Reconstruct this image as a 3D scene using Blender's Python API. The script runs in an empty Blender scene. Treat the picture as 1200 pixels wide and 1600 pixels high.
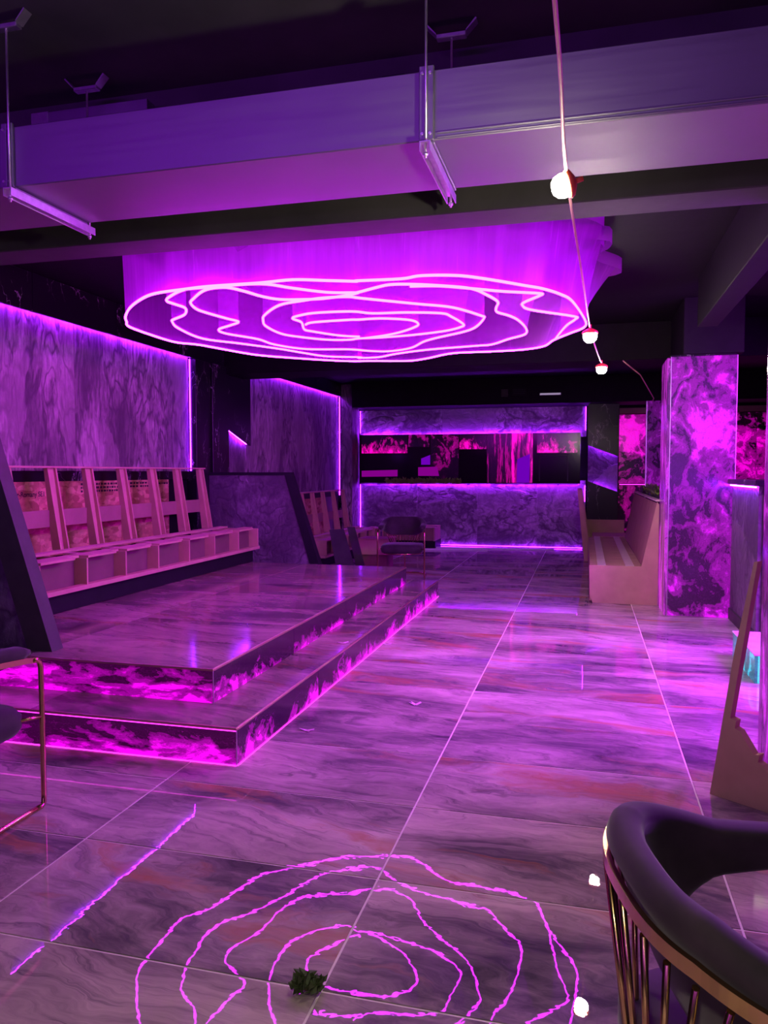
import bpy, bmesh, math, random
from mathutils import Vector, Matrix

SC = bpy.context.scene
COL = SC.collection
random.seed(7)

# ------------------------------------------------------------------ camera
cam_data = bpy.data.cameras.new('camera')
cam_data.sensor_fit = 'VERTICAL'
cam_data.sensor_height = 24.0
cam_data.lens = 24.0 * 1200.0 / 1600.0          # focal length of 1200 px on a 1600 px tall frame
cam_data.clip_start = 0.05
cam = bpy.data.objects.new('camera', cam_data)
COL.objects.link(cam)
cam.location = (0, 0, 1.45)
cam.rotation_euler = (math.radians(90) - math.atan(62 / 1200), 0, math.atan(315 / 1200))
SC.camera = cam

# ------------------------------------------------------------------ world, exposure
world = bpy.data.worlds.new('world')
SC.world = world
world.use_nodes = True
world.node_tree.nodes['Background'].inputs[0].default_value = (0.2, 0.05, 0.4, 1)
world.node_tree.nodes['Background'].inputs[1].default_value = 0.0
SC.view_settings.view_transform = 'Standard'
SC.view_settings.look = 'None'
SC.view_settings.exposure = 0.0
SC.view_settings.gamma = 1.0
SC.view_settings.use_curve_mapping = False
try:
    SC.cycles.use_denoising = True
    SC.cycles.denoiser = 'OPENIMAGEDENOISE'
    SC.cycles.max_bounces = 8
    SC.cycles.diffuse_bounces = 4
    SC.cycles.glossy_bounces = 4
    SC.cycles.transparent_max_bounces = 24
    SC.cycles.sample_clamp_indirect = 6.0
    SC.cycles.sample_clamp_direct = 0.0
    SC.cycles.caustics_reflective = False
    SC.cycles.caustics_refractive = False
except Exception:
    pass

# lamps of the room behind the camera, plus two added violet fill lights
def lamp(name, kind, loc, energy, color, size=0.1, rot=None, size_y=None):
    l = bpy.data.lights.new(name, kind)
    l.energy = energy
    l.color = color
    if kind == 'AREA':
        l.size = size
        if size_y:
            l.shape = 'RECTANGLE'; l.size_y = size_y
    else:
        l.shadow_soft_size = size
        if kind == 'SPOT':
            l.spot_size = math.radians(116); l.spot_blend = 0.6
    o = bpy.data.objects.new(name, l)
    COL.objects.link(o)
    o.location = loc
    if rot: o.rotation_euler = rot
    return o

VIOLET = (0.30, 0.01, 1.0)
MAGENTA = (1.0, 0.03, 0.85)
NEON = (0.70, 0.015, 1.0)
WHITE = (1.0, 0.87, 0.66)
lamp('bulb_light', 'SPOT', (-0.12, -0.5, 2.36), 130, WHITE, 0.06)
lamp('bulb_light', 'SPOT', (-0.2, -2.6, 2.36), 60, WHITE, 0.06)
lamp('wall_wash_light', 'AREA', (-0.6, -3.3, 2.3), 30, (0.40, 0.002, 1.0), 5.0, (math.radians(104), 0, 0), 1.4)
lamp('duct_fill_light', 'AREA', (-2.2, 0.2, 2.95), 60, (0.36, 0.002, 1.0), 3.6, (math.radians(128), 0, 0), 0.15)  # added violet fill without a fixture, tints the duct front
lamp('floor_fill_light', 'AREA', (2.9, 5.6, 2.4), 520, (0.46, 0.002, 1.0), 1.2, (0, math.radians(40), 0), 2.4)  # added violet fill without a fixture, brightens the floor by the pillar

# ------------------------------------------------------------------ node helpers
class NT:
    def __init__(self, name):
        self.m = bpy.data.materials.new(name)
        self.m.use_nodes = True
        self.t = self.m.node_tree
        self.t.nodes.clear()
        self.out = self.t.nodes.new('ShaderNodeOutputMaterial')
    def n(self, typ, **kw):
        nd = self.t.nodes.new(typ)
        for k, v in kw.items(): setattr(nd, k, v)
        return nd
    def set(self, sock, v):
        if isinstance(v, bpy.types.NodeSocket): self.t.links.new(v, sock)
        elif v is not None: sock.default_value = v
    def math(self, op, a, b=None, c=None, clamp=False):
        nd = self.n('ShaderNodeMath', operation=op, use_clamp=clamp)
        self.set(nd.inputs[0], a); self.set(nd.inputs[1], b)
        if c is not None: self.set(nd.inputs[2], c)
        return nd.outputs[0]
    def vmath(self, op, a, b=None):
        nd = self.n('ShaderNodeVectorMath', operation=op)
        self.set(nd.inputs[0], a)
        if op == 'SCALE': self.set(nd.inputs[3], b)
        else: self.set(nd.inputs[1], b)
        return nd.outputs[0]
    def coords(self, scale=(1, 1, 1), rot=(0, 0, 0), seed=True):
        tc = self.n('ShaderNodeTexCoord')
        v = tc.outputs['Object']
        if seed:
            oi = self.n('ShaderNodeObjectInfo')
            r = self.math('MULTIPLY', oi.outputs['Random'], 37.0)
            v = self.vmath('ADD', v, r)
        mp = self.n('ShaderNodeMapping')
        mp.inputs['Scale'].default_value = scale
        mp.inputs['Rotation'].default_value = rot
        self.t.links.new(v, mp.inputs['Vector'])
        return mp.outputs[0]
    def noise(self, v, scale, detail=4, rough=0.55, dist=0.0, out=0):
        nd = self.n('ShaderNodeTexNoise')
        self.set(nd.inputs['Vector'], v)
        nd.inputs['Scale'].default_value = scale
        nd.inputs['Detail'].default_value = detail
        nd.inputs['Roughness'].default_value = rough
        nd.inputs['Distortion'].default_value = dist
        return nd.outputs[out]
    def warp(self, v, scale, amount, detail=3):
        c = self.noise(v, scale, detail, out=1)
        c = self.vmath('SUBTRACT', c, (0.5, 0.5, 0.5))
        return self.vmath('ADD', v, self.vmath('SCALE', c, amount))
    def ramp(self, fac, stops, interp='LINEAR'):
        nd = self.n('ShaderNodeValToRGB')
        nd.color_ramp.interpolation = interp
        el = nd.color_ramp.elements
        while len(el) > 1: el.remove(el[-1])
        el[0].position = stops[0][0]
        for p, _ in stops[1:]: el.new(p)
        for e, (p, c) in zip(el, stops):
            e.color = c if isinstance(c, tuple) and len(c) == 4 else (tuple(c) + (1,) if isinstance(c, tuple) else (c, c, c, 1))
        self.set(nd.inputs[0], fac)
        return nd.outputs[0]
    def mixc(self, fac, a, b, mode='MIX'):
        nd = self.n('ShaderNodeMix', data_type='RGBA', blend_type=mode)
        self.set(nd.inputs[0], fac)
        self.set(nd.inputs[6], a if not isinstance(a, tuple) or len(a) == 4 else a + (1,))
        self.set(nd.inputs[7], b if not isinstance(b, tuple) or len(b) == 4 else b + (1,))
        return nd.outputs[2]
    def bump(self, h, strength=0.3, dist=0.02, normal=None):
        nd = self.n('ShaderNodeBump')
        nd.inputs['Strength'].default_value = strength
        nd.inputs['Distance'].default_value = dist
        self.set(nd.inputs['Height'], h)
        if normal is not None: self.set(nd.inputs['Normal'], normal)
        return nd.outputs[0]
    def bsdf(self, color=(0.5, 0.5, 0.5), rough=0.5, metal=0.0, normal=None, spec=0.5, emis=None, estr=0.0, sheen=0.0, coat=0.0, trans=0.0):
        b = self.n('ShaderNodeBsdfPrincipled')
        self.set(b.inputs['Base Color'], color if not isinstance(color, tuple) or len(color) == 4 else color + (1,))
        self.set(b.inputs['Roughness'], rough)
        b.inputs['Metallic'].default_value = metal
        b.inputs['Specular IOR Level'].default_value = spec
        if normal is not None: self.set(b.inputs['Normal'], normal)
        if emis is not None:
            self.set(b.inputs['Emission Color'], emis if not isinstance(emis, tuple) or len(emis) == 4 else emis + (1,))
            self.set(b.inputs['Emission Strength'], estr)
        if sheen:
            b.inputs['Sheen Weight'].default_value = sheen
            b.inputs['Sheen Roughness'].default_value = 0.4
        if coat:
            b.inputs['Coat Weight'].default_value = coat
            b.inputs['Coat Roughness'].default_value = 0.05
        return b.outputs[0]
    def done(self, shader):
        self.t.links.new(shader, self.out.inputs['Surface'])
        return self.m

M = {}
def simple(name, color, rough=0.5, metal=0.0, spec=0.5, var=0.15, nscale=8.0, bump=0.0, sheen=0.0, coat=0.0):
    n = NT(name)
    co = n.coords()
    f = n.noise(co, nscale, 5)
    dark = tuple(c * (1 - var) for c in color); light = tuple(min(1, c * (1 + var)) for c in color)
    c = n.ramp(f, [(0.3, dark), (0.7, light)])
    nm = n.bump(n.noise(co, nscale * 6, 4), bump, 0.01) if bump else None
    M[name] = n.done(n.bsdf(c, rough, metal, nm, spec, sheen=sheen, coat=coat))
def emit(name, color, strength):
    n = NT(name)
    e = n.n('ShaderNodeEmission')
    e.inputs[0].default_value = color + (1,)
    e.inputs[1].default_value = strength
    M[name] = n.done(e.outputs[0])

simple('black_paint', (0.010, 0.008, 0.011), 0.7, spec=0.12, bump=0.08)
simple('concrete_dark', (0.050, 0.050, 0.048), 0.8, nscale=2.0, var=0.3, bump=0.12)
simple('grey_trim', (0.060, 0.060, 0.055), 0.55, spec=0.2)
simple('dark_box', (0.012, 0.012, 0.016), 0.6, spec=0.2)
simple('brass', (0.62, 0.44, 0.20), 0.22, 1.0, var=0.06)
simple('shaded_plywood', (0.17, 0.10, 0.085), 0.75, var=0.12, nscale=5)  # plywood with the shade under the seat lip put into its colour
simple('bronze_trim', (0.66, 0.50, 0.34), 0.42, 1.0, var=0.1)
simple('velvet', (0.026, 0.015, 0.022), 0.85, var=0.6, nscale=7, sheen=0.22)
simple('plywood', (0.50, 0.33, 0.22), 0.75, var=0.10, nscale=5)
simple('plywood_dark', (0.30, 0.18, 0.14), 0.75, var=0.12, nscale=5)
simple('light_batten', (0.78, 0.70, 0.60), 0.65, var=0.06)
simple('grout', (0.80, 0.72, 0.66), 0.6)
simple('cord', (0.75, 0.42, 0.35), 0.6)
simple('orange_plastic', (0.85, 0.16, 0.05), 0.4)
simple('white_plastic', (0.75, 0.73, 0.78), 0.4)
simple('leaf', (0.07, 0.11, 0.03), 0.55, var=0.5, nscale=20)
simple('leaf_light', (0.16, 0.26, 0.04), 0.5, var=0.5, nscale=20)
simple('ink', (0.02, 0.015, 0.02), 0.8)
simple('paper', (0.7, 0.45, 0.6), 0.7)
emit('neon', NEON, 40.0)
emit('led_violet', VIOLET, 165.0)
emit('led_soft', VIOLET, 12.0)
emit('led_line', VIOLET, 40.0)
emit('pink_glow', MAGENTA, 3.0)
emit('bulb_glow', WHITE, 640.0)
emit('lamp_face', (0.72, 0.55, 0.9), 0.45)

# brushed galvanised steel
n = NT('steel')
co = n.coords((0.6, 14, 14))
f = n.noise(co, 2.0, 5)
big = n.noise(n.coords(), 1.1, 3)
c = n.ramp(n.math('ADD', n.math('MULTIPLY', f, 0.4), n.math('MULTIPLY', big, 0.6)), [(0.3, (0.28, 0.27, 0.31)), (0.7, (0.36, 0.35, 0.39))])
M['steel'] = n.done(n.bsdf(c, n.ramp(f, [(0.3, 0.50), (0.7, 0.62)]), 1.0, n.bump(n.noise(n.coords(), 1.4, 2), 0.25, 0.03)))
simple('zinc', (0.80, 0.80, 0.82), 0.42, 1.0, var=0.12, nscale=25)

# floor porcelain: smoky mauve marble with rust streaks running along the tile
def floor_tile_mat(name, rough, tone=1.0):
    n = NT(name)
    def strm(v, sc):
        mp = n.n('ShaderNodeMapping'); mp.inputs['Scale'].default_value = sc
        n.t.links.new(v, mp.inputs['Vector']); return mp.outputs[0]
    w = n.warp(n.coords((0.55, 1.15, 1), (0, 0, 0.42)), 1.25, 0.85, 5)
    w = n.warp(w, 3.4, 0.16, 4)
    a = n.noise(w, 1.35, 8, 0.60)
    st = n.noise(strm(w, (1.1, 6.5, 1)), 2.0, 9, 0.72)
    v = n.math('ADD', n.math('MULTIPLY', a, 0.72), n.math('MULTIPLY', st, 0.28))
    base = n.ramp(v, [(0.36, (0.085, 0.072, 0.085)), (0.43, (0.22, 0.175, 0.18)), (0.50, (0.42, 0.33, 0.31)), (0.57, (0.60, 0.48, 0.43)), (0.66, (0.76, 0.64, 0.56))])
    base = n.mixc(n.ramp(n.noise(strm(w, (0.8, 9, 1)), 3.1, 8, 0.7), [(0.34, 0.6), (0.47, 0.0)]), base, (0.08, 0.07, 0.10))
    rust = n.noise(strm(w, (0.9, 2.6, 1)), 1.25, 6, 0.6)
    base = n.mixc(n.ramp(rust, [(0.57, 0.0), (0.68, 0.7)]), base, (0.50, 0.20, 0.09))
    if tone != 1.0: base = n.mixc(1.0, base, (tone, tone * 0.95, tone * 0.9), 'MULTIPLY')
    wob = n.noise(n.coords((1, 1, 1)), 5.0, 4, 0.55)
    nm = n.bump(wob, 0.034, 0.011)
    r = n.ramp(n.noise(n.coords(), 5.0, 4), [(0.3, rough * 0.75), (0.7, rough * 1.5)])
    return n.done(n.bsdf(base, r, 0.0, nm, 0.27))
M['floor_tile'] = floor_tile_mat('floor_tile', 0.007)
M['step_tile'] = floor_tile_mat('step_tile', 0.10, 0.58)

# honed stone veneer: flowing vertical slate (walls) / swirling contour stone (back wall)
def stone(name, scale, rot, light, dark, swirl, rough=0.55, freq=55.0):
    n = NT(name)
    co = n.coords(scale, rot)
    w = n.warp(co, 0.8, swirl, 4)
    a = n.noise(w, 1.0, 8, 0.6)
    rings = n.math('ABSOLUTE', n.math('SINE', n.math('MULTIPLY', n.noise(w, 0.8, 4, 0.5), freq)))
    b = n.noise(w, 6.0, 8, 0.65)
    c = n.ramp(a, [(0.30, dark), (0.47, tuple(x * 0.55 for x in light)), (0.55, light), (0.72, tuple(x * 1.35 for x in light))])
    c = n.mixc(n.ramp(rings, [(0.0, 0.95), (0.30, 0.55), (0.60, 0.0)]), c, dark)
    grain = n.noise(n.warp(n.coords(tuple(q * (7.0 if k < 2 else 3.0) for k, q in enumerate(scale)), rot), 1.0, 0.8, 4), 3.0, 7, 0.7)
    c = n.mixc(n.ramp(grain, [(0.36, 0.75), (0.58, 0.0)]), c, dark)
    c = n.mixc(n.ramp(b, [(0.34, 0.8), (0.56, 0.0)]), c, dark)
    edge = n.ramp(n.noise(w, 0.75, 5, 0.55), [(0.52, 0.0), (0.535, 1.0)])
    c = n.mixc(n.math('MULTIPLY', edge, 0.25), c, tuple(x * 1.25 for x in light))
    h = n.math('ADD', n.math('MULTIPLY', b, 0.6), n.math('ADD', n.math('MULTIPLY', edge, 0.5), n.math('MULTIPLY', rings, 0.25)))
    return n.done(n.bsdf(c, rough, 0.0, n.bump(n.math('ADD', h, n.math('MULTIPLY', grain, 0.5)), 0.9, 0.022), 0.35))
M['slate'] = stone('slate', (1.5, 1.5, 0.55), (0, 0, 0), (0.42, 0.35, 0.34), (0.07, 0.055, 0.06), 0.9)
M['contour_stone'] = stone('contour_stone', (0.8, 0.8, 1.3), (0, 0, 0), (0.50, 0.42, 0.46), (0.09, 0.07, 0.09), 1.3, freq=34.0)
M['panel_stone'] = stone('panel_stone', (1.1, 1.1, 1.1), (0, 0.6, 0), (0.20, 0.155, 0.21), (0.07, 0.05, 0.08), 0.9)

# black marble, thin pale veins
n = NT('black_marble')
w = n.warp(n.coords((1.6, 1.6, 0.9), (0.5, 0.4, 0)), 1.2, 0.9, 4)
v = n.math('ABSOLUTE', n.math('SUBTRACT', n.noise(w, 1.8, 6, 0.55), 0.5))
gate = n.noise(n.coords(), 1.6, 2)
vein = n.math('MULTIPLY', n.ramp(v, [(0.0, 0.85), (0.007, 0.0)]), n.ramp(gate, [(0.46, 0.0), (0.6, 1.0)]))
M['black_marble'] = n.done(n.bsdf(n.mixc(vein, (0.011, 0.010, 0.013), (0.5, 0.46, 0.48)), 0.28, 0, None, 0.22))

# backlit marble: the pale veins emit, optionally with a bottom glow painted in
def backlit(name, scale, glow, strength, lo, hi, bottom_glow=0.0, zref=0.0, dark=(0.035, 0.022, 0.045), streak=1.0, rough=0.18, floor_glow=0.0):
    n = NT(name)
    co = n.coords(scale)
    w = n.warp(co, 0.9, 1.3 * streak, 5)
    w2 = n.warp(w, 2.6, 0.35, 4)
    a = n.noise(w2, 0.85, 9, 0.6)
    bands = n.math('SINE', n.math('MULTIPLY', n.noise(w, 0.75, 5, 0.55), 46.0))
    f = n.math('ADD', a, n.math('MULTIPLY', bands, 0.065))
    if bottom_glow:  # strip glow painted into the emission, brighter toward the bottom
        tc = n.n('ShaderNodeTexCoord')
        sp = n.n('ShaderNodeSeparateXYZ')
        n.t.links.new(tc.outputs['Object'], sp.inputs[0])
        f = n.math('ADD', f, n.math('MULTIPLY', n.math('SUBTRACT', zref, sp.outputs[2]), bottom_glow))
    speck = n.noise(w2, 9.0, 6, 0.7)
    f = n.math('ADD', f, n.math('MULTIPLY', n.math('SUBTRACT', speck, 0.5), 0.26))
    body = n.ramp(f, [(lo - 0.015, floor_glow), (lo + 0.005, max(0.16, floor_glow)), ((lo + hi) / 2 - 0.01, 0.34), ((lo + hi) / 2 + 0.012, 0.72), (hi, 1.0)])
    ring = n.math('ABSOLUTE', n.math('SUBTRACT', n.math('FRACT', n.math('MULTIPLY', f, 17.0)), 0.5))
    lines = n.ramp(ring, [(0.0, 0.30), (0.09, 1.0)])
    pale = n.ramp(ring, [(0.455, 0.0), (0.5, 0.22)])
    mask = n.math('ADD', n.math('MULTIPLY', body, lines), n.math('MULTIPLY', pale, n.ramp(f, [(lo - 0.15, 0.0), (lo, 1.0)])), clamp=True)
    base = n.mixc(mask, tuple(q * 0.55 for q in dark), (0.16, 0.07, 0.17))
    return n.done(n.bsdf(base, rough, 0, None, 0.5, glow, n.math('MULTIPLY', mask, strength)))
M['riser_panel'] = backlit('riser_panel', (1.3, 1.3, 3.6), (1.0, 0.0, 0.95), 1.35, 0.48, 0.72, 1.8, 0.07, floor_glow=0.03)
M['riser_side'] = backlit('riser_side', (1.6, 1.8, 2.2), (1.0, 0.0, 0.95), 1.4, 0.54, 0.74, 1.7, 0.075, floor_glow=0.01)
M['pillar_panel'] = backlit('pillar_panel', (2.3, 2.3, 1.7), (0.85, 0.0, 1.0), 1.1, 0.42, 0.67, 0.0, 0.0, (0.08, 0.045, 0.11), floor_glow=0.03)
M['column_panel'] = backlit('column_panel', (3.0, 3.0, 0.9), (0.75, 0.03, 0.85), 0.8, 0.40, 0.62, 0.0, 0.0, (0.10, 0.05, 0.12), floor_glow=0.06)
M['swirl_panel'] = backlit('swirl_panel', (1.9, 1.9, 1.9), (1.0, 0.0, 0.75), 1.0, 0.43, 0.70)
M['fleck_panel'] = backlit('fleck_panel', (2.0, 2.0, 1.6), (1.0, 0.0, 0.6), 0.9, 0.50, 0.74)
M['dim_onyx'] = backlit('dim_onyx', (2.0, 2.0, 1.4), (0.55, 0.0, 0.75), 0.55, 0.46, 0.72)
M['streak_reflection'] = backlit('streak_reflection', (5.5, 5.5, 0.55), (1.0, 0.0, 0.5), 1.3, 0.50, 0.70, streak=0.6)  # this and the ember one paint reflections on the back mirror
M['ember_reflection'] = backlit('ember_reflection', (3.0, 3.0, 2.0), (1.0, 0.0, 0.5), 1.5, 0.50, 0.72, 0.9, 0.16)
M['cyan_panel'] = backlit('cyan_panel', (2.6, 2.6, 2.6), (0.0, 0.75, 0.95), 1.0, 0.36, 0.60, dark=(0.05, 0.2, 0.25), floor_glow=0.15)
emit('violet_reflection', (0.28, 0.0, 0.85), 0.55)  # reflections of lit pieces in the mirror, painted as weak emission
emit('magenta_reflection', (0.55, 0.0, 0.6), 0.4)

# black mirror glass in the back niche
n = NT('black_glass')
M['black_glass'] = n.done(n.bsdf((0.010, 0.004, 0.010), 0.12, 0, None, 0.18))

# oriented strand board
n = NT('strand_board')
co = n.coords((1, 1, 1))
vor = n.n('ShaderNodeTexVoronoi')
n.t.links.new(n.warp(n.coords((9, 9, 22)), 1.0, 0.8, 3), vor.inputs['Vector'])
vor.inputs['Scale'].default_value = 1.0
sep = n.n('ShaderNodeSeparateColor')
n.t.links.new(vor.outputs['Color'], sep.inputs[0])
c = n.ramp(sep.outputs[0], [(0.0, (0.36, 0.17, 0.08)), (0.5, (0.60, 0.33, 0.17)), (1.0, (0.78, 0.50, 0.28))])
c = n.mixc(n.ramp(n.noise(co, 22, 5), [(0.35, 0.35), (0.6, 0.0)]), c, (0.22, 0.10, 0.06))
M['strand_board'] = n.done(n.bsdf(c, 0.8, 0, n.bump(sep.outputs[1], 0.2, 0.005)))

# sheer string-voile
def voile(name, opacity, tint=(0.54, 0.09, 0.68)):
    n = NT(name)
    tr = n.n('ShaderNodeBsdfTransparent')
    di = n.n('ShaderNodeBsdfDiffuse'); di.inputs[0].default_value = tint + (1,)
    tl = n.n('ShaderNodeBsdfTranslucent'); tl.inputs[0].default_value = tint + (1,)
    m1 = n.n('ShaderNodeMixShader'); m1.inputs[0].default_value = 0.55
    n.t.links.new(di.outputs[0], m1.inputs[1]); n.t.links.new(tl.outputs[0], m1.inputs[2])
    uv = n.n('ShaderNodeUVMap')
    mp = n.n('ShaderNodeMapping'); mp.inputs['Scale'].default_value = (1, 0.05, 1)
    n.t.links.new(uv.outputs[0], mp.inputs['Vector'])
    threads = n.noise(mp.outputs[0], 16.0, 3, 0.7)
    big = n.noise(mp.outputs[0], 1.6, 2, 0.5)
    o = n.math('ADD', n.ramp(threads, [(0.40, opacity * 0.88), (0.62, opacity), (0.72, min(1, opacity * 1.35))]), n.math('MULTIPLY', n.math('SUBTRACT', big, 0.5), 0.22), clamp=True)
    mx = n.n('ShaderNodeMixShader')
    n.t.links.new(o, mx.inputs[0]); n.t.links.new(tr.outputs[0], mx.inputs[1]); n.t.links.new(m1.outputs[0], mx.inputs[2])
    return n.done(mx.outputs[0])
M['voile'] = voile('voile', 0.55)
M['voile_inner'] = voile('voile_inner', 0.32)
M['voile_band'] = voile('voile_band', 0.8)

# ------------------------------------------------------------------ mesh helpers
class MB:
    def __init__(self):
        self.v, self.f, self.s = [], [], []
    def add(self, vs, fs, smooth=False):
        b = len(self.v)
        self.v += [tuple(p) for p in vs]
        self.f += [tuple(i + b for i in f) for f in fs]
        self.s += [smooth] * len(fs)
        return self
    def box(self, x0, x1, y0, y1, z0, z1, c=0.0):
        x0, x1 = min(x0, x1), max(x0, x1); y0, y1 = min(y0, y1), max(y0, y1); z0, z1 = min(z0, z1), max(z0, z1)
        if c <= 0 or c * 2 >= min(x1 - x0, y1 - y0, z1 - z0):
            vs = [(x, y, z) for z in (z0, z1) for y in (y0, y1) for x in (x0, x1)]
            return self.add(vs, [(0, 2, 3, 1), (4, 5, 7, 6), (0, 1, 5, 4), (2, 6, 7, 3), (0, 4, 6, 2), (1, 3, 7, 5)])
        bm = bmesh.new()
        bmesh.ops.create_cube(bm, size=1)
        for v in bm.verts:
            v.co = Vector(((x0 + x1) / 2 + v.co.x * (x1 - x0), (y0 + y1) / 2 + v.co.y * (y1 - y0), (z0 + z1) / 2 + v.co.z * (z1 - z0)))
        bmesh.ops.bevel(bm, geom=bm.edges[:], offset=c, segments=1, affect='EDGES')
        bm.verts.index_update()
        vs = [tuple(v.co) for v in bm.verts]; fs = [tuple(v.index for v in f.verts) for f in bm.faces]
        bm.free()
        return self.add(vs, fs)
    def prism(self, poly, axis, a, b):
        """poly: 2-D outline; axis x: (y,z), y: (x,z), z: (x,y); extruded from a to b"""
        def p3(p, t):
            return (t, p[0], p[1]) if axis == 'x' else (p[0], t, p[1]) if axis == 'y' else (p[0], p[1], t)
        k = len(poly)
        vs = [p3(p, a) for p in poly] + [p3(p, b) for p in poly]
        fs = [tuple(range(k)), tuple(range(2 * k - 1, k - 1, -1))] + [(i, i + k, (i + 1) % k + k, (i + 1) % k) for i in range(k)]
        return self.add(vs, fs)
    def tube(self, pts, r, seg=8, closed=False, caps=True):
        pts = [Vector(p) for p in pts]
        k = len(pts)
        rs = r if isinstance(r, (list, tuple)) else [r] * k
        prev = None; vs = []
        for i, p in enumerate(pts):
            if closed: d = pts[(i + 1) % k] - pts[i - 1]
            else: d = pts[min(i + 1, k - 1)] - pts[max(i - 1, 0)]
            if d.length < 1e-9: d = Vector((0, 0, 1))
            d.normalize()
            if prev is None:
                ref = Vector((0, 0, 1)) if abs(d.z) < 0.9 else Vector((1, 0, 0))
                u = d.cross(ref).normalized()
            else:
                u = (prev - d * prev.dot(d))
                u = u.normalized() if u.length > 1e-6 else d.orthogonal().normalized()
            prev = u; w = d.cross(u)
            vs += [p + (u * math.cos(2 * math.pi * j / seg) + w * math.sin(2 * math.pi * j / seg)) * rs[i] for j in range(seg)]
        fs = []
        for i in range(k if closed else k - 1):
            i2 = (i + 1) % k
            fs += [(i * seg + j, i * seg + (j + 1) % seg, i2 * seg + (j + 1) % seg, i2 * seg + j) for j in range(seg)]
        self.add(vs, fs, True)
        if caps and not closed:
            b = len(self.v) - len(vs)
            self.f += [tuple(b + j for j in range(seg - 1, -1, -1)), tuple(b + (k - 1) * seg + j for j in range(seg))]; self.s += [False, False]
        return self
    def lathe(self, prof, c=(0, 0, 0), seg=20, rot=None):
        vs, fs = [], []
        R = rot or Matrix.Identity(3)
        for r, z in prof:
            for j in range(seg):
                a = 2 * math.pi * j / seg
                vs.append(Vector(c) + R @ Vector((r * math.cos(a), r * math.sin(a), z)))
        for i in range(len(prof) - 1):
            fs += [(i * seg + j, i * seg + (j + 1) % seg, (i + 1) * seg + (j + 1) % seg, (i + 1) * seg + j) for j in range(seg)]
        return self.add(vs, fs, True)
    def build(self, name, mat, parent=None, kind=None):
        off = parent_world(parent) if parent else Vector((0, 0, 0))
        me = bpy.data.meshes.new(name)
        me.from_pydata([tuple(Vector(p) - off) for p in self.v], [], self.f)
        me.polygons.foreach_set('use_smooth', self.s)
        me.materials.append(M[mat] if isinstance(mat, str) else mat)
        bm = bmesh.new(); bm.from_mesh(me)
        bmesh.ops.recalc_face_normals(bm, faces=bm.faces)
        bm.to_mesh(me); bm.free()
        o = bpy.data.objects.new(name, me)
        COL.objects.link(o)
        if parent: o.parent = parent
        if kind: o['kind'] = kind
        return o

def parent_world(p):
    v = Vector((0, 0, 0))
    while p is not None:
        v += p.location; p = p.parent
    return v

def thing(name, label, cat, loc=(0, 0, 0), group=None):
    o = bpy.data.objects.new(name, None)
    COL.objects.link(o)
    o.location = loc
    o.empty_display_size = 0.1
    o['label'] = label; o['category'] = cat
    if group: o['group'] = group
    return o

def holder(name, parent):           # an empty part or setting piece
    o = bpy.data.objects.new(name, None)
    COL.objects.link(o)
    if parent: o.parent = parent
    return o

def tag(o, label, cat, group=None):
    o['label'] = label; o['category'] = cat
    if group: o['group'] = group
    return o

def bx(name, mat, b, parent=None, c=0.0, kind=None):
    return MB().box(*b, c=c).build(name, mat, parent, kind)

def copy_tree(o, parent=None):
    c = o.copy(); COL.objects.link(c)
    if parent is not None: c.parent = parent
    for ch in list(o.children): copy_tree(ch, c)
    return c

def catmull(pts, sub=4, closed=False):
    P = [Vector(p) for p in pts]; k = len(P); out = []
    for i in range(k if closed else k - 1):
        p0 = P[(i - 1) % k] if closed or i > 0 else P[0]
        p1 = P[i]; p2 = P[(i + 1) % k]
        p3 = P[(i + 2) % k] if closed or i + 2 < k else P[-1]
        for s in range(sub):
            t = s / sub
            out.append(0.5 * ((2 * p1) + (-p0 + p2) * t + (2 * p0 - 5 * p1 + 4 * p2 - p3) * t * t + (-p0 + 3 * p1 - 3 * p2 + p3) * t ** 3))
    if not closed: out.append(P[-1])
    return out

# ================================================================== SETTING
rnd = random.Random(3)
# floor: grout bed and porcelain tiles 1.2 x 0.6 m
floor = bx('floor', 'grout', (-4.95, 4.3, -3.6, 15.3, -0.12, -0.0025), kind='structure')
def tile_mesh(name, w, d, mat, t=0.012):
    b = MB().box(-w / 2, w / 2, -d / 2, d / 2, -t, 0, c=0.0014)
    o = b.build(name, mat); me = o.data
    bpy.data.objects.remove(o)
    return me
TW, TD, GAP = 1.2, 0.612, 0.008
tm = tile_mesh('floor_tile', TW - GAP, TD - GAP, 'floor_tile')
def lay(name, mesh, x, y, z, parent, tilt=0.0007):
    o = bpy.data.objects.new(name, mesh); COL.objects.link(o)
    o.parent = parent
    o.location = Vector((x, y, z)) - parent_world(parent)
    o.rotation_euler = (rnd.uniform(-tilt, tilt), rnd.uniform(-tilt, tilt), math.pi if rnd.random() < 0.5 else 0)
    return o
for k in range(-5, 22):
    y = 1.965 + TD * (k + 0.5)
    for i in range(-4, 5):
        x = -0.70 + TW * (i + 0.5)
        if x < -1.9 and 3.9 < y < 8.3: continue          # hidden under the platform
        if x > 3.8 or x < -4.8: continue
        lay('floor_tile', tm, x, y, 0, floor)

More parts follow.
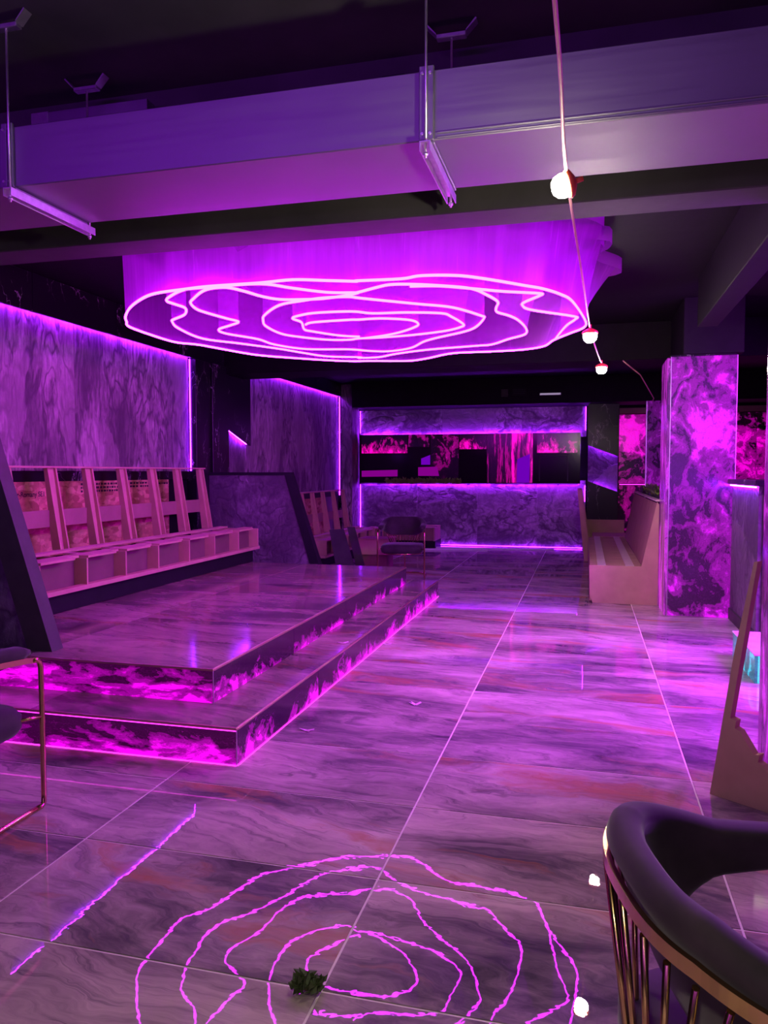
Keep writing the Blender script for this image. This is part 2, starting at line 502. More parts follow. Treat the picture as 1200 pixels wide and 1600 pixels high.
wall_left = bx('wall_left', 'black_paint', (-5.0, -4.80, -3.6, 15.3, 0, 3.6), kind='structure')
wall_back = bx('wall_back', 'black_paint', (-4.80, 0.58, 15.05, 15.3, 0, 3.3), kind='structure')
wall_far = bx('wall_far', 'black_paint', (0.58, 4.3, 15.32, 15.5, 0, 3.3), kind='structure')
wall_right = bx('wall_right', 'black_paint', (4.2, 4.4, -3.6, 15.32, 0, 3.6), kind='structure')
wall_rear = bx('wall_rear', 'black_paint', (-4.80, 4.2, -3.75, -3.6, 0, 3.6), kind='structure')
ceil1 = bx('ceiling', 'concrete_dark', (-4.80, 4.2, -3.6, 3.9, 3.55, 3.7), kind='structure')
ceil2 = bx('ceiling', 'black_paint', (-4.80, 4.2, 4.13, 15.3, 3.18, 3.4), kind='structure')
bx('beam_front', 'concrete_dark', (-4.80, 4.2, 3.89, 4.14, 2.75, 3.7), kind='structure', c=0.006)
bx('beam_rear', 'black_paint', (-4.80, 4.2, 9.40, 10.0, 2.75, 3.18), kind='structure', c=0.006)
bx('beam_long', 'black_paint', (0.95, 1.12, 4.14, 7.45, 2.75, 3.18), kind='structure', c=0.006)
bx('beam_pillar', 'black_paint', (0.92, 1.48, 8.2, 9.4, 2.62, 3.18), kind='structure', c=0.006)
bx('beam_back', 'black_paint', (-4.40, 4.2, 14.3, 15.05, 2.70, 3.18), kind='structure', c=0.006)

# ---- left wall cladding
def slab(name, mat, b, parent, c=0.003): return bx(name, mat, b, parent, c)
for y0, y1 in ((3.2, 4.6), (4.6, 6.42), (6.42, 7.8), (7.8, 8.60)):
    slab('stone_slab', 'slate', (-4.80, -4.75, y0 + 0.002, y1 - 0.002, 1.46, 2.90), wall_left)
for i in range(6):
    y0 = 2.0 + 1.25 * i; y1 = min(y0 + 1.25, 9.46)
    slab('marble_slab', 'black_marble', (-4.695, -4.66, y0 + 0.0015, y1 - 0.0015, 2.845, 3.178), wall_left)
slab('marble_slab', 'black_marble', (-4.80, -4.66, 8.625, 9.0, 0.0, 2.843), wall_left)
slab('marble_slab', 'black_marble', (-4.80, -4.63, 9.004, 9.46, 0.0, 2.843), wall_left)
MB().prism([(9.47, 2.05), (10.22, 1.83), (10.22, 3.178), (9.47, 3.178)], 'x', -4.695, -4.66).build('marble_slab', 'black_marble', wall_left)
slab('stone_slab', 'slate', (-4.80, -4.75, 9.47, 10.22, 0.0, 2.20), wall_left)
for y0, y1 in ((10.23, 11.65), (11.65, 13.1), (13.1, 14.52)):
    slab('stone_slab', 'slate', (-4.80, -4.75, y0 + 0.002, y1 - 0.002, 0.0, 3.0), wall_left)
for y0, y1 in ((10.225, 11.6), (11.6, 13.0), (13.0, 14.6)):
    slab('marble_slab', 'black_marble', (-4.695, -4.66, y0 + 0.002, y1 - 0.002, 2.93, 3.178), wall_left)
slab('marble_slab', 'black_marble', (-4.80, -4.66, 14.56, 15.04, 0.0, 2.925), wall_left)
# LED strips in the shadow gaps
def led(parent, *pts, r=0.007, mat='led_violet'):
    return MB().tube(pts, r, 6).build('led_strip', mat, parent)
led(wall_left, (-4.725, 3.2, 2.872), (-4.725, 8.60, 2.872))
led(wall_left, (-4.735, 8.612, 2.84), (-4.735, 8.612, 1.47), mat='led_line')
led(wall_left, (-4.725, 9.48, 2.072), (-4.725, 10.21, 1.855))
led(wall_left, (-4.725, 10.23, 2.955), (-4.725, 14.53, 2.955))
led(wall_left, (-4.73, 14.545, 2.93), (-4.73, 14.545, 1.0), mat='led_line')
column_left = bx('pilaster', 'slate', (-4.66, -4.44, 14.45, 14.95, 0, 3.17), None, 0.004, 'structure')

# ---- back wall cladding
for x0, x1 in ((-4.44, -3.25), (-3.25, -2.05), (-2.05, -0.9), (-0.9, 0.0)):
    slab('stone_slab', 'contour_stone', (x0 + 0.001, x1 - 0.001, 15.0, 15.05, 0.0, 1.30), wall_back, 0.002)
for x0, x1 in ((-4.44, -2.75), (-2.75, -1.2), (-1.2, 0.0)):
    slab('stone_slab', 'contour_stone', (x0 + 0.001, x1 - 0.001, 15.0, 15.05, 2.12, 2.695), wall_back, 0.002)
led(wall_back, (-4.38, 14.955, 2.180), (-0.12, 14.955, 2.180))
led(wall_back, (-4.38, 14.955, 1.250), (-0.12, 14.955, 1.250))
led(wall_back, (-4.425, 14.97, 0.02), (-4.425, 14.97, 1.2), r=0.005, mat='led_line')
led(wall_back, (-4.425, 14.97, 2.24), (-4.425, 14.97, 2.68), r=0.005, mat='led_line')
led(wall_back, (-0.015, 14.97, 2.24), (-0.015, 14.97, 2.68), r=0.005, mat='led_line')
led(wall_back, (-0.015, 14.97, 0.9), (-0.015, 14.97, 1.2), r=0.005, mat='led_line')
led(wall_back, (-3.4, 14.965, 0.018), (-0.05, 14.965, 0.018), r=0.005, mat='led_line')
# pier right of it: black marble with a slanting lit slot
MB().prism([(0.03, 1.95), (0.575, 1.74), (0.575, 2.695), (0.03, 2.695)], 'y', 14.66, 14.80).build('marble_slab', 'black_marble', wall_back)
MB().prism([(0.03, 0.0), (0.575, 0.0), (0.575, 1.09), (0.03, 1.29)], 'y', 14.66, 14.80).build('marble_slab', 'black_marble', wall_back)
slab('stone_slab', 'contour_stone', (0.035, 0.57, 14.90, 15.05, 1.0, 2.05), wall_back, 0.002)
led(wall_back, (0.06, 14.85, 1.985), (0.55, 14.85, 1.790))
led(wall_back, (0.06, 14.85, 1.24), (0.55, 14.85, 1.06), r=0.004)
# far room beyond the pillar: backlit swirl panels over flecked ones
for i in range(3):
    x0 = 0.60 + 1.2 * i
    slab('marble_panel', 'swirl_panel', (x0 + 0.003, x0 + 1.195, 15.28, 15.32, 1.24, 2.54), wall_far)
    slab('marble_panel', 'fleck_panel', (x0 + 0.003, x0 + 1.195, 15.28, 15.32, 0.0, 1.20), wall_far)
slab('header_board', 'plywood_dark', (0.6, 4.2, 15.22, 15.32, 2.56, 2.66), wall_far)
led(wall_far, (0.62, 15.26, 1.22), (4.1, 15.26, 1.22), r=0.008, mat='pink_glow')

# ---- pillar in the middle right
pillar = bx('pillar', 'black_marble', (0.81, 1.42, 8.24, 8.86, 0, 2.62), None, 0.0, 'structure')
def panel_at(name, mat, loc, size, parent, c=0.002):
    o = MB().box(0, size[0], 0, size[1], 0, size[2], c=c).build(name, mat)
    o.parent = parent
    o.location = Vector(loc) - parent_world(parent)
    return o
panel_at('marble_panel', 'pillar_panel', (0.812, 8.212, 0.0), (0.612, 0.026, 2.60), pillar)
MB().prism([(8.215, 0.0), (8.86, 0.0), (8.86, 2.60), (8.27, 2.60), (8.23, 2.585), (8.215, 2.54)], 'x', 0.782, 0.808).build('marble_panel', 'column_panel', pillar)
bx('corner_trim', 'zinc', (0.8085, 0.8145, 8.205, 8.213, 0, 2.6), pillar)
bx('corner_trim', 'zinc', (1.421, 1.427, 8.205, 8.24, 0, 2.6), pillar)
# near column at the right edge of the view
column = bx('column', 'black_marble', (0.875, 1.5, 3.52, 4.14, 0, 2.75), None, 0.0, 'structure')
panel_at('marble_panel', 'column_panel', (0.852, 3.52, 0.0), (0.023, 0.62, 2.70), column)
panel_at('marble_panel', 'column_panel', (0.875, 3.50, 0.0), (0.625, 0.02, 2.70), column)
# marble screen behind the right bench
screen = bx('marble_screen', 'dim_onyx', (0.875, 1.45, 12.2, 12.3, 0, 2.52), None, 0.004)
tag(screen, 'tall dark marble screen with purple blotches standing behind the right bench', 'screen')
bx('edge_trim', 'zinc', (0.868, 0.876, 12.19, 12.30, 0, 2.52), screen)

# ================================================================== PLATFORM
plat = thing('platform', 'two-step raised platform tiled in marble with glowing magenta risers', 'platform', (-3.2, 6.1, 0))
H1, H2 = 0.19, 0.38
bx('lower_core', 'dark_box', (-4.65, -1.67, 3.44, 8.76, 0, H1 - 0.012), plat)
bx('upper_core', 'dark_box', (-4.65, -1.97, 3.78, 8.40, H1 - 0.012, H2 - 0.012), plat)
stile = {}
def step_tiles(x0, x1, y0, y1, z, ystep=TD, xstep=1.2):
    x = x1
    while x > x0 + 0.02:
        xa = max(x0, x - xstep)
        y = y0
        while y < y1 - 0.02:
            yb = min(y1, y + ystep)
            key = (round(x - xa, 3), round(yb - y, 3))
            if key not in stile: stile[key] = tile_mesh('step_tile', key[0] - 0.004, key[1] - 0.004, 'step_tile')
            lay('step_tile', stile[key], (x + xa) / 2, (y + yb) / 2, z, plat, 0.0004)
            y = yb
        x = xa
step_tiles(-4.65, -1.955, 3.765, 8.42, H2)
step_tiles(-1.955, -1.655, 3.765, 8.78, H1, 1.2, 0.3)
step_tiles(-4.65, -1.655, 3.425, 3.765, H1, 0.34, 1.2)
step_tiles(-4.65, -1.955, 8.42, 8.78, H1, 0.36, 1.2)
def risers(z, xr, yf, yb, h):
    x = xr
    while x > -4.6:                                    # front face
        xa = max(-4.65, x - 1.65)
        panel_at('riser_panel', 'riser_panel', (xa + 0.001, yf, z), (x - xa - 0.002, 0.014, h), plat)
        x = xa
    y = yf
    while y < yb - 0.05:                               # side face
        y2 = min(yb, y + 1.2)
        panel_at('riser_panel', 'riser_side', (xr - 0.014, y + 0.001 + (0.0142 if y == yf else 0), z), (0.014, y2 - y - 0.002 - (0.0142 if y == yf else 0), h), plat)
        y = y2
    bx('edge_trim', 'bronze_trim', (-4.65, xr + 0.004, yf - 0.006, yf + 0.008, z + h, z + h + 0.0125), plat, 0.002)
    bx('edge_trim', 'bronze_trim', (xr - 0.008, xr + 0.006, yf + 0.008, yb, z + h, z + h + 0.0125), plat, 0.002)
    bx('corner_trim', 'zinc', (xr - 0.001, xr + 0.0035, yf - 0.0035, yf + 0.001, z, z + h), plat)
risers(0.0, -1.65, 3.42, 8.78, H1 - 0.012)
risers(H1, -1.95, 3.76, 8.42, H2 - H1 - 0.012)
bx('base_trim', 'pink_glow', (-4.65, -1.65, 3.414, 3.419, 0.001, 0.005), plat)  # shine of the reflective step profiles painted as emission
bx('base_trim', 'pink_glow', (-1.649, -1.644, 3.42, 8.78, 0.001, 0.005), plat)
bx('top_trim', 'pink_glow', (-4.65, -1.652, 3.4155, 3.4195, H1 - 0.017, H1 - 0.0125), plat)

# ================================================================== BENCH FRAMES (left wall)
def text_mesh(name, txt, size, parent, loc, rot, mat):
    cu = bpy.data.curves.new(name, 'FONT')
    cu.body = txt; cu.size = size; cu.extrude = 0.0004; cu.offset = 0.0012
    o = bpy.data.objects.new(name, cu); COL.objects.link(o)
    dg = bpy.context.evaluated_depsgraph_get()
    me = bpy.data.meshes.new_from_object(o.evaluated_get(dg))
    bpy.data.objects.remove(o)
    me.materials.clear(); me.materials.append(M[mat])
    t = bpy.data.objects.new(name, me); COL.objects.link(t)
    t.parent = parent
    t.location = Vector(loc) - parent_world(parent); t.rotation_euler = rot
    return t

def bench(zb, divs, ribs, label, y_end, board_to, group):
    y0, y1 = divs[0], divs[-1]
    ya = min(y0, ribs[0]) - 0.1
    t = thing('bench_frame', label, 'bench', (-4.2, (y0 + y1) / 2, zb))
    t['group'] = group
    bx('plinth', 'dark_box', (-4.60, -3.86, y0 - 0.05, y1 - 0.02, zb, zb + 0.15), t, 0.003)
    bx('seat_floor', 'plywood_dark', (-4.55, -3.88, y0, y1 - 0.02, zb + 0.15, zb + 0.17), t)
    bx('bottom_rail', 'plywood', (-3.865, -3.79, y0 - 0.1, y1 + 0.02, zb + 0.150, zb + 0.185), t, 0.002)
    bx('rear_rail', 'plywood', (-4.30, -4.20, y0, y1, zb + 0.395, zb + 0.415), t, 0.002)
    for i, y in enumerate(divs):
        bx('divider', 'plywood', (-4.40, -3.802, y - 0.009, y + 0.009, zb + 0.16, zb + 0.394), t, 0.0015)
        if i + 1 < len(divs):
            yn = divs[i + 1]
            bx('front_panel', 'shaded_plywood', (-3.935, -3.918, y + 0.0095, yn - 0.0095, zb + 0.172, zb + 0.385), t)
            ym = y + (yn - y) * 0.72
            MB().prism([(-3.98, y + 0.006), (-3.797, y + 0.006), (-3.797, ym), (-3.87, ym), (-3.87, yn - 0.012), (-3.98, yn - 0.012)], 'z', zb + 0.394, zb + 0.412).build('seat_lip', 'plywood', t)
            bx('cross_piece', 'plywood', (-4.20, -3.98, (y + yn) / 2 - 0.04, (y + yn) / 2 + 0.04, zb + 0.380, zb + 0.398), t)
    for y in ribs:
        def stud(d0, d1, z0=0.40): return [(-4.345 - d1, zb + z0), (-4.345 - d0, zb + z0), (-4.462 - d0 * 0.45, zb + 1.105), (-4.462 - d1 * 0.45, zb + 1.105)]
        MB().prism(stud(0.0, 0.085), 'y', y - 0.060, y - 0.042).build('stud_sheet', 'plywood', t)
        MB().prism(stud(0.0, 0.085), 'y', y + 0.042, y + 0.060).build('stud_sheet', 'plywood', t)
        MB().prism(stud(0.045, 0.07), 'y', y - 0.0415, y + 0.0415).build('batten', 'plywood', t)
    bx('top_rail', 'plywood', (-4.56, -4.445, ya, ribs[-1] + 0.08, zb + 1.1055, zb + 1.122), t, 0.002)
    for i in range(len(ribs) - 1):
        bx('mid_rail', 'plywood_dark', (-4.468, -4.45, ribs[i] + 0.0585, ribs[i + 1] - 0.0585, zb + 0.60, zb + 0.745), t)
    bds = []
    y = ya
    while y < board_to - 0.05:
        yn = min(board_to, y + 1.25)
        bds.append(bx('strand_board', 'strand_board', (-4.74, -4.722, y + 0.001, yn - 0.001, zb + 0.30, zb + 0.985), t))
        y = yn
    bx('dark_strip', 'black_marble', (-4.745, -4.722, ya, y_end, zb + 0.987, zb + 1.075), t)
    return t, bds
RIBS = [5.15, 5.70, 6.21, 6.75, 7.30, 7.82, 8.36]
DIVS = [4.70, 5.25, 5.78, 6.30, 6.87, 7.41, 7.99, 8.52]
b1, boards = bench(0.3815, DIVS, RIBS, 'long unfinished plywood bench frame with open back ribs on the platform', 8.6, 8.06, 'bench frames')
R90 = (math.radians(90), 0, math.radians(90))
text_mesh('stamp', 'or-Romany SE1', 0.062, boards[0], (-4.7215, 5.54, 1.235), R90, 'ink')
# rows of stamped marks too small to read, printed flat on the boards
def marks(b, y0, y1, z, rows):
    mb = MB(); r = random.Random(int(y0 * 100))
    for k in range(rows):
        y = y0
        while y < y1:
            w = r.uniform(0.015, 0.05)
            mb.box(-4.7218, -4.7212, y, y + w, z - k * 0.035, z - k * 0.035 + 0.02)
            y += w + r.uniform(0.008, 0.02)
    o = mb.build('stamp', 'ink', b); o['kind'] = 'stuff'
marks(boards[1], 6.44, 6.54, 1.325, 3)
marks(boards[1], 6.68, 7.08, 1.325, 3)
marks(boards[1], 7.27, 7.42, 1.325, 2)
marks(boards[2], 7.46, 7.66, 1.325, 2)
marks(boards[2], 7.80, 8.02, 1.315, 1)
b2, _ = bench(0.0, [11.05, 11.6, 12.15, 12.7, 13.25, 13.8, 14.2], [11.25, 11.76, 12.27, 12.80, 13.37, 13.95], 'short plywood bench frame on the floor beyond the black-edged partition', 14.4, 13.6, 'bench frames')

# partitions closing the bench ends
def partition(name, label, y, poly, inner, frame, depth, fr_mat, loc):
    t = thing(name, label, 'partition', loc)
    MB().prism(inner, 'y', y + 0.012, y + depth).build('panel', 'panel_stone', t)
    for k, f in enumerate(frame):
        MB().prism(f, 'y', y, y + depth + 0.012).build('frame_bar', fr_mat, t)
    return t
partition('partition', 'slanted marble partition panel edged in black at the far end of the platform', 8.86, None,
          [(-4.62, 0.0), (-3.175, 0.0), (-3.595, 1.415), (-4.62, 1.415)],
          [[(-4.62, 1.4155), (-3.5955, 1.4155), (-3.505, 1.4155), (-3.515, 1.45), (-4.62, 1.45)],
           [(-3.1745, 0.0), (-3.045, 0.0), (-3.505, 1.415), (-3.5945, 1.415)]], 0.10, 'dark_box', (-3.9, 8.9, 0))
partition('partition', 'dark grey framed partition leaning in at the left edge by the platform front', 3.88, None,
          [(-4.70, 0.38), (-3.235, 0.38), (-3.70, 1.80), (-4.70, 1.80)],
          [[(-3.234, 0.38), (-3.065, 0.38), (-3.54, 1.835), (-3.70, 1.80)],
           [(-4.70, 1.801), (-3.70, 1.801), (-3.545, 1.836), (-4.70, 1.836)]], 0.09, 'grey_trim', (-4.0, 3.92, 0.38))

# boards and crate by the second bench
def leaning_board(label, pts, th, mat, top_edge=None):
    """pts: four corners of the front face, counter-clockwise; th: thickness"""
    p = [Vector(q) for q in pts]
    nrm = (p[1] - p[0]).cross(p[3] - p[0]).normalized() * th
    t = thing('leaning_board', label, 'board', tuple((p[0] + p[1]) / 2), 'leaning boards')
    MB().add([*p, *[q - nrm for q in p]], [(0, 1, 2, 3), (7, 6, 5, 4), (0, 4, 5, 1), (1, 5, 6, 2), (2, 6, 7, 3), (3, 7, 4, 0)]).build('sheet', mat, t)
    u = (p[1] - p[0]).normalized() * 0.012; w = (p[3] - p[0]).normalized() * 0.012
    MB().add([p[3] + nrm * 0.05, p[2] + nrm * 0.05, p[2] + nrm * 0.05 + w, p[3] + nrm * 0.05 + w, p[3] - nrm * 1.05, p[2] - nrm * 1.05, p[2] - nrm * 1.05 + w, p[3] - nrm * 1.05 + w],
             [(0, 1, 2, 3), (7, 6, 5, 4), (0, 4, 5, 1), (1, 5, 6, 2), (2, 6, 7, 3), (3, 7, 4, 0)]).build('edge_band', mat, t)
    return t
leaning_board('wide grey board leaning on the short bench frame beside the crate', [(-3.50, 10.62, 0.0), (-3.20, 10.60, 0.0), (-3.47, 10.86, 0.60), (-3.70, 10.88, 0.58)], 0.02, 'grey_trim')
leaning_board('narrow dark board leaning behind the wide grey board', [(-3.24, 10.78, 0.0), (-3.10, 10.77, 0.0), (-3.34, 11.0, 0.62), (-3.46, 11.0, 0.62)], 0.02, 'grey_trim')
crate = thing('plywood_crate', 'small plywood seat crate on the floor left of the brass-framed chair', 'crate', (-3.06, 11.2, 0))
bx('plinth', 'plywood_dark', (-3.26, -2.86, 11.05, 11.45, 0, 0.22), crate, 0.003)
MB().prism([(11.0, 0.22), (11.48, 0.22), (11.48, 0.44), (11.05, 0.44)], 'x', -3.30, -2.83).build('front_box', 'plywood', crate)
bx('lid', 'plywood', (-3.31, -2.82, 11.04, 11.50, 0.4405, 0.458), crate, 0.002)
b3 = thing('corner_bench', 'pink plywood corner seat frame against the back wall behind the crate', 'bench', (-3.2, 14.4, 0))
bx('plinth', 'dark_box', (-3.78, -2.75, 14.3, 14.90, 0, 0.15), b3)
for x in (-3.76, -3.42, -3.08, -2.76):
    bx('divider', 'plywood', (x - 0.009, x + 0.009, 14.22, 14.85, 0.15, 0.40), b3)
bx('front_panel', 'plywood_dark', (-3.78, -2.75, 14.28, 14.295, 0.15, 0.385), b3)
bx('front_rail', 'plywood', (-3.79, -2.74, 14.19, 14.32, 0.4005, 0.42), b3)
bx('rear_rail', 'plywood', (-3.79, -2.74, 14.70, 14.80, 0.4005, 0.42), b3)

# ================================================================== RIGHT BENCH
rb = thing('slatted_bench', 'long pink plywood bench with slatted seat and solid back beside the pillar', 'bench', (0.45, 10.8, 0))
YN, YF = 8.80, 12.85
MB().prism([(0.09, 0.0), (0.775, 0.0), (0.775, 1.10), (0.752, 1.13), (0.60, 0.42), (0.05, 0.42), (0.055, 0.10)], 'y', YN, YN + 0.018).build('end_panel', 'plywood', rb)
bx('front_board', 'plywood', (0.055, 0.073, YN + 0.0185, YF, 0.02, 0.385), rb, 0.002)
bx('kick_board', 'dark_box', (0.10, 0.12, YN + 0.0185, YF, 0.0, 0.10), rb)
bx('seat_base', 'plywood_dark', (0.074, 0.60, YN + 0.0185, YF, 0.33, 0.345), rb)
y = YN + 0.022
while y < YF - 0.1:
    bx('slat', 'plywood', (0.055, 0.615, y, y + 0.165, 0.387, 0.405), rb, 0.002)
    y += 0.19
for x in (0.14, 0.44):
    bx('batten', 'light_batten', (x, x + 0.09, YN + 0.01, YF - 0.02, 0.4055, 0.421), rb, 0.002)
MB().prism([(0.615, 0.41), (0.63, 0.41), (0.775, 1.10), (0.755, 1.115)], 'y', YN + 0.0185, YF).build('backrest', 'plywood', rb)
bx('back_board', 'plywood', (0.7575, 0.775, YN + 0.0185, YF, 0.0, 1.09), rb)
y = YN + 0.07
while y < YF - 0.2:
    bx('cap_board', 'light_batten', (0.742, 0.80, y, y + 0.42, 1.131, 1.150), rb, 0.003)
    y += 0.44
# the bench turning the corner at its far end
cs = thing('corner_bench', 'low plywood corner bench with a slanted end back beyond the slatted bench', 'bench', (0.2, 13.6, 0))
MB().prism([(-0.01, 0.0), (0.11, 0.0), (-0.07, 1.17), (-0.13, 1.17)], 'y', 12.95, 13.95).build('slanted_back', 'plywood', cs)
bx('seat_box', 'plywood', (0.125, 0.66, 13.1, 13.95, 0, 0.38), cs, 0.003)
bx('seat_lid', 'plywood', (0.12, 0.67, 13.08, 13.97, 0.3805, 0.40), cs, 0.002)
bx('back_rest', 'plywood', (0.0, 0.66, 13.98, 14.02, 0.0, 0.62), cs, 0.002)
for y in (13.1, 13.4, 13.7):
    MB().prism([(0.108, 0.02), (0.122, 0.02), (-0.058, 1.175), (-0.07, 1.175)], 'y', y, y + 0.04).build('batten', 'plywood', cs)

# planter with greenery on the bench back
def leaf_mass(name, mats, box, count, size, seed, parent=None):
    r = random.Random(seed); mb = [MB() for _ in mats]
    for i in range(count):
        p = Vector((r.uniform(box[0], box[1]), r.uniform(box[2], box[3]), box[4] + (box[5] - box[4]) * r.random() ** 1.6))
        d = Vector((r.uniform(-1, 1), r.uniform(-1, 1), r.uniform(0.1, 1.2))).normalized()
        s = d.orthogonal().normalized() * size * r.uniform(0.25, 0.4)
        L = d * size * r.uniform(0.7, 1.3); up = s.cross(d).normalized() * size * 0.1
        k = 0 if r.random() < 0.65 else len(mats) - 1
        mb[k].add([p, p + L * 0.45 + s + up, p + L, p + L * 0.45 - s + up, p + L * 0.5 - up], [(0, 1, 4), (1, 2, 4), (2, 3, 4), (3, 0, 4)])
    out = []
    for k, m in enumerate(mats):
        o = mb[k].build(name, m, parent); o['kind'] = 'stuff'; out.append(o)
    return out
pl = thing('planter', 'black planter box of leafy greenery on the right bench back', 'planter', (0.87, 9.9, 1.12))
for b in ((0.812, 0.824, 9.0, 11.9, 1.10, 1.20), (0.918, 0.93, 9.0, 11.9, 1.10, 1.20), (0.824, 0.918, 9.0, 9.012, 1.10, 1.20), (0.824, 0.918, 11.888, 11.9, 1.10, 1.20)):
    bx('side_board', 'dark_box', b, pl)
bx('soil', 'dark_box', (0.824, 0.918, 9.012, 11.888, 1.10, 1.17), pl)
for y in (9.2, 10.4, 11.6):
    bx('leg', 'dark_box', (0.83, 0.91, y - 0.04, y + 0.04, 0.0, 1.0995), pl)
leaf_mass('foliage', ['leaf', 'leaf_light'], (0.83, 0.91, 9.1, 11.8, 1.17, 1.24), 420, 0.07, 5, pl)

# ================================================================== NICHE MIRROR on the back wall
mir = thing('wall_mirror', 'long dark mirror band with painted magenta reflections across the back wall', 'mirror', (-2.25, 14.9, 1.24))
bx('glass', 'black_glass', (-4.40, -0.10, 14.85, 14.895, 1.235, 2.195), mir, 0.003)
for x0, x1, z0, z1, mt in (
        (-4.36, -3.42, 1.83, 2.19, 'ember_reflection'), (-3.40, -2.98, 1.95, 2.19, 'fleck_panel'), (-2.95, -2.40, 1.28, 2.19, 'fleck_panel'),
        (-2.38, -1.86, 1.90, 2.19, 'ember_reflection'), (-1.85, -1.62, 1.25, 2.19, 'streak_reflection'), (-1.61, -0.98, 1.25, 2.19, 'streak_reflection'),
        (-0.90, -0.16, 1.82, 2.19, 'ember_reflection')):
    panel_at('painted_reflection', mt, (x0, 14.845, z0), (x1 - x0, 0.0055, z1 - z0), mir, 0.0)  # room reflections painted as glowing patches on the glass
def wedge(pts, mt): MB().prism(pts, 'y', 14.844, 14.8495).build('lit_reflection', mt, mir)  # reflected lit shapes, painted as emission on the glass
wedge([(-4.36, 1.36), (-3.62, 1.37), (-3.62, 1.50), (-4.36, 1.48)], 'magenta_reflection')
wedge([(-3.20, 1.38), (-2.78, 1.38), (-2.82, 1.56), (-3.20, 1.55)], 'magenta_reflection')
wedge([(-3.14, 1.60), (-2.96, 1.60), (-2.96, 1.79), (-3.14, 1.72)], 'violet_reflection')
wedge([(-1.28, 1.25), (-1.04, 1.25), (-1.03, 1.80), (-1.27, 1.70)], 'violet_reflection')
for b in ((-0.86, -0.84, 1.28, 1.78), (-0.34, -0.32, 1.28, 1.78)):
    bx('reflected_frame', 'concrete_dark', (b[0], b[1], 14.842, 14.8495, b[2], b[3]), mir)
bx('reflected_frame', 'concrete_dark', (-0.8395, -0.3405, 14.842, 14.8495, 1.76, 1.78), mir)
sh = thing('wall_shelf', 'thin black shelf along the foot of the dark back mirror', 'shelf', (-2.25, 14.78, 1.22))
bx('board', 'dark_box', (-4.36, -0.14, 14.70, 14.846, 1.222, 1.234), sh, 0.002)
for x in (-4.0, -2.2, -0.5): bx('bracket', 'dark_box', (x - 0.01, x + 0.01, 14.74, 14.96, 1.205, 1.2215), sh)
ns = leaf_mass('moss_row', ['leaf_light'], (-3.85, -2.35, 14.74, 14.80, 1.236, 1.30), 420, 0.07, 11)
tag(ns[0], 'low row of green moss along the bottom of the dark back mirror', 'plant')

# header fittings over the back wall
v = thing('wall_vent', 'small pale louvred vent on the dark header above the back wall', 'vent', (-1.45, 14.28, 2.87))
bx('plate', 'black_paint', (-1.53, -1.39, 14.285, 14.299, 2.83, 2.98), v, 0.002)
for k in range(5): bx('louvre', 'grey_trim', (-1.52, -1.40, 14.270, 14.2845, 2.842 + k * 0.027, 2.858 + k * 0.027), v)
v = thing('wall_vent', 'dark slotted vent on the header beside the small pale vent', 'vent', (-1.2, 14.28, 2.9))
bx('plate', 'black_paint', (-1.33, -1.07, 14.285, 14.299, 2.86, 2.99), v, 0.002)
for k in range(3): bx('louvre', 'dark_box', (-1.31, -1.09, 14.272, 14.2845, 2.88 + k * 0.036, 2.90 + k * 0.036), v)
v = thing('wall_lamp', 'short white batten lamp on the dark header above the back wall', 'lamp', (-0.65, 14.27, 2.86))
bx('housing', 'white_plastic', (-0.83, -0.45, 14.27, 14.2995, 2.845, 2.885), v, 0.004)
bx('diffuser', 'lamp_face', (-0.82, -0.46, 14.262, 14.2695, 2.85, 2.880), v, 0.002)

# strips of trim lying on the floor by the back wall
for (xa, xb, ya, yb, lab) in ((-3.35, -1.75, 13.9, 14.25, 'shorter white trim strip lying on the floor by the back wall'), (-3.2, -0.55, 14.35, 14.55, 'longest white trim strip lying nearest the back wall')):
    t = thing('trim_strip', lab, 'trim', ((xa + xb) / 2, (ya + yb) / 2, 0), 'trim strips on the floor')
    d = Vector((xb - xa, yb - ya, 0)).normalized(); nn = Vector((-d.y, d.x, 0)) * 0.035
    A, Bp = Vector((xa, ya, 0)), Vector((xb, yb, 0))
    for nm, o1, o2, h in (('flange', -1, 0.2, 0.012), ('lip', 0.21, 1, 0.03)):
        q = [A + nn * o1, Bp + nn * o1, Bp + nn * o2, A + nn * o2]
        MB().add([*q, *[p + Vector((0, 0, h)) for p in q]], [(0, 1, 2, 3), (7, 6, 5, 4), (0, 4, 5, 1), (1, 5, 6, 2), (2, 6, 7, 3), (3, 7, 4, 0)]).build(nm, 'white_plastic', t)

# ================================================================== COUNTER, CYAN PLINTH, CUT-OUT BOARD
ct = thing('bar_counter', 'stone-fronted bar counter with black top and violet underlight right of the marble pillar', 'counter', (1.65, 7.55, 0))
bx('front_panel', 'panel_stone', (1.40, 1.44, 7.0, 8.19, 0.10, 1.335), ct, 0.002)
bx('body', 'dark_box', (1.4405, 1.95, 6.98, 8.19, 0.0, 1.335), ct)
bx('kick_board', 'grey_trim', (1.385, 1.399, 6.98, 8.19, 0.0, 0.11), ct)
bx('worktop', 'black_marble', (1.355, 2.0, 6.90, 8.195, 1.3355, 1.385), ct, 0.004)
MB().tube([(1.378, 7.0, 1.325), (1.378, 8.17, 1.325)], 0.007, 6).build('led_strip', 'led_violet', ct)
cy = thing('lit_plinth', 'low plinth glowing cyan on the floor behind the leaning cut-out board', 'plinth', (1.3, 6.1, 0))
bx('core', 'dark_box', (1.16, 1.40, 5.71, 6.49, 0, 0.19), cy)
panel_at('lit_panel', 'cyan_panel', (1.14, 5.69, 0.0), (0.019, 0.82, 0.19), cy)
panel_at('lit_panel', 'cyan_panel', (1.1595, 5.69, 0.0), (0.24, 0.0195, 0.19), cy)
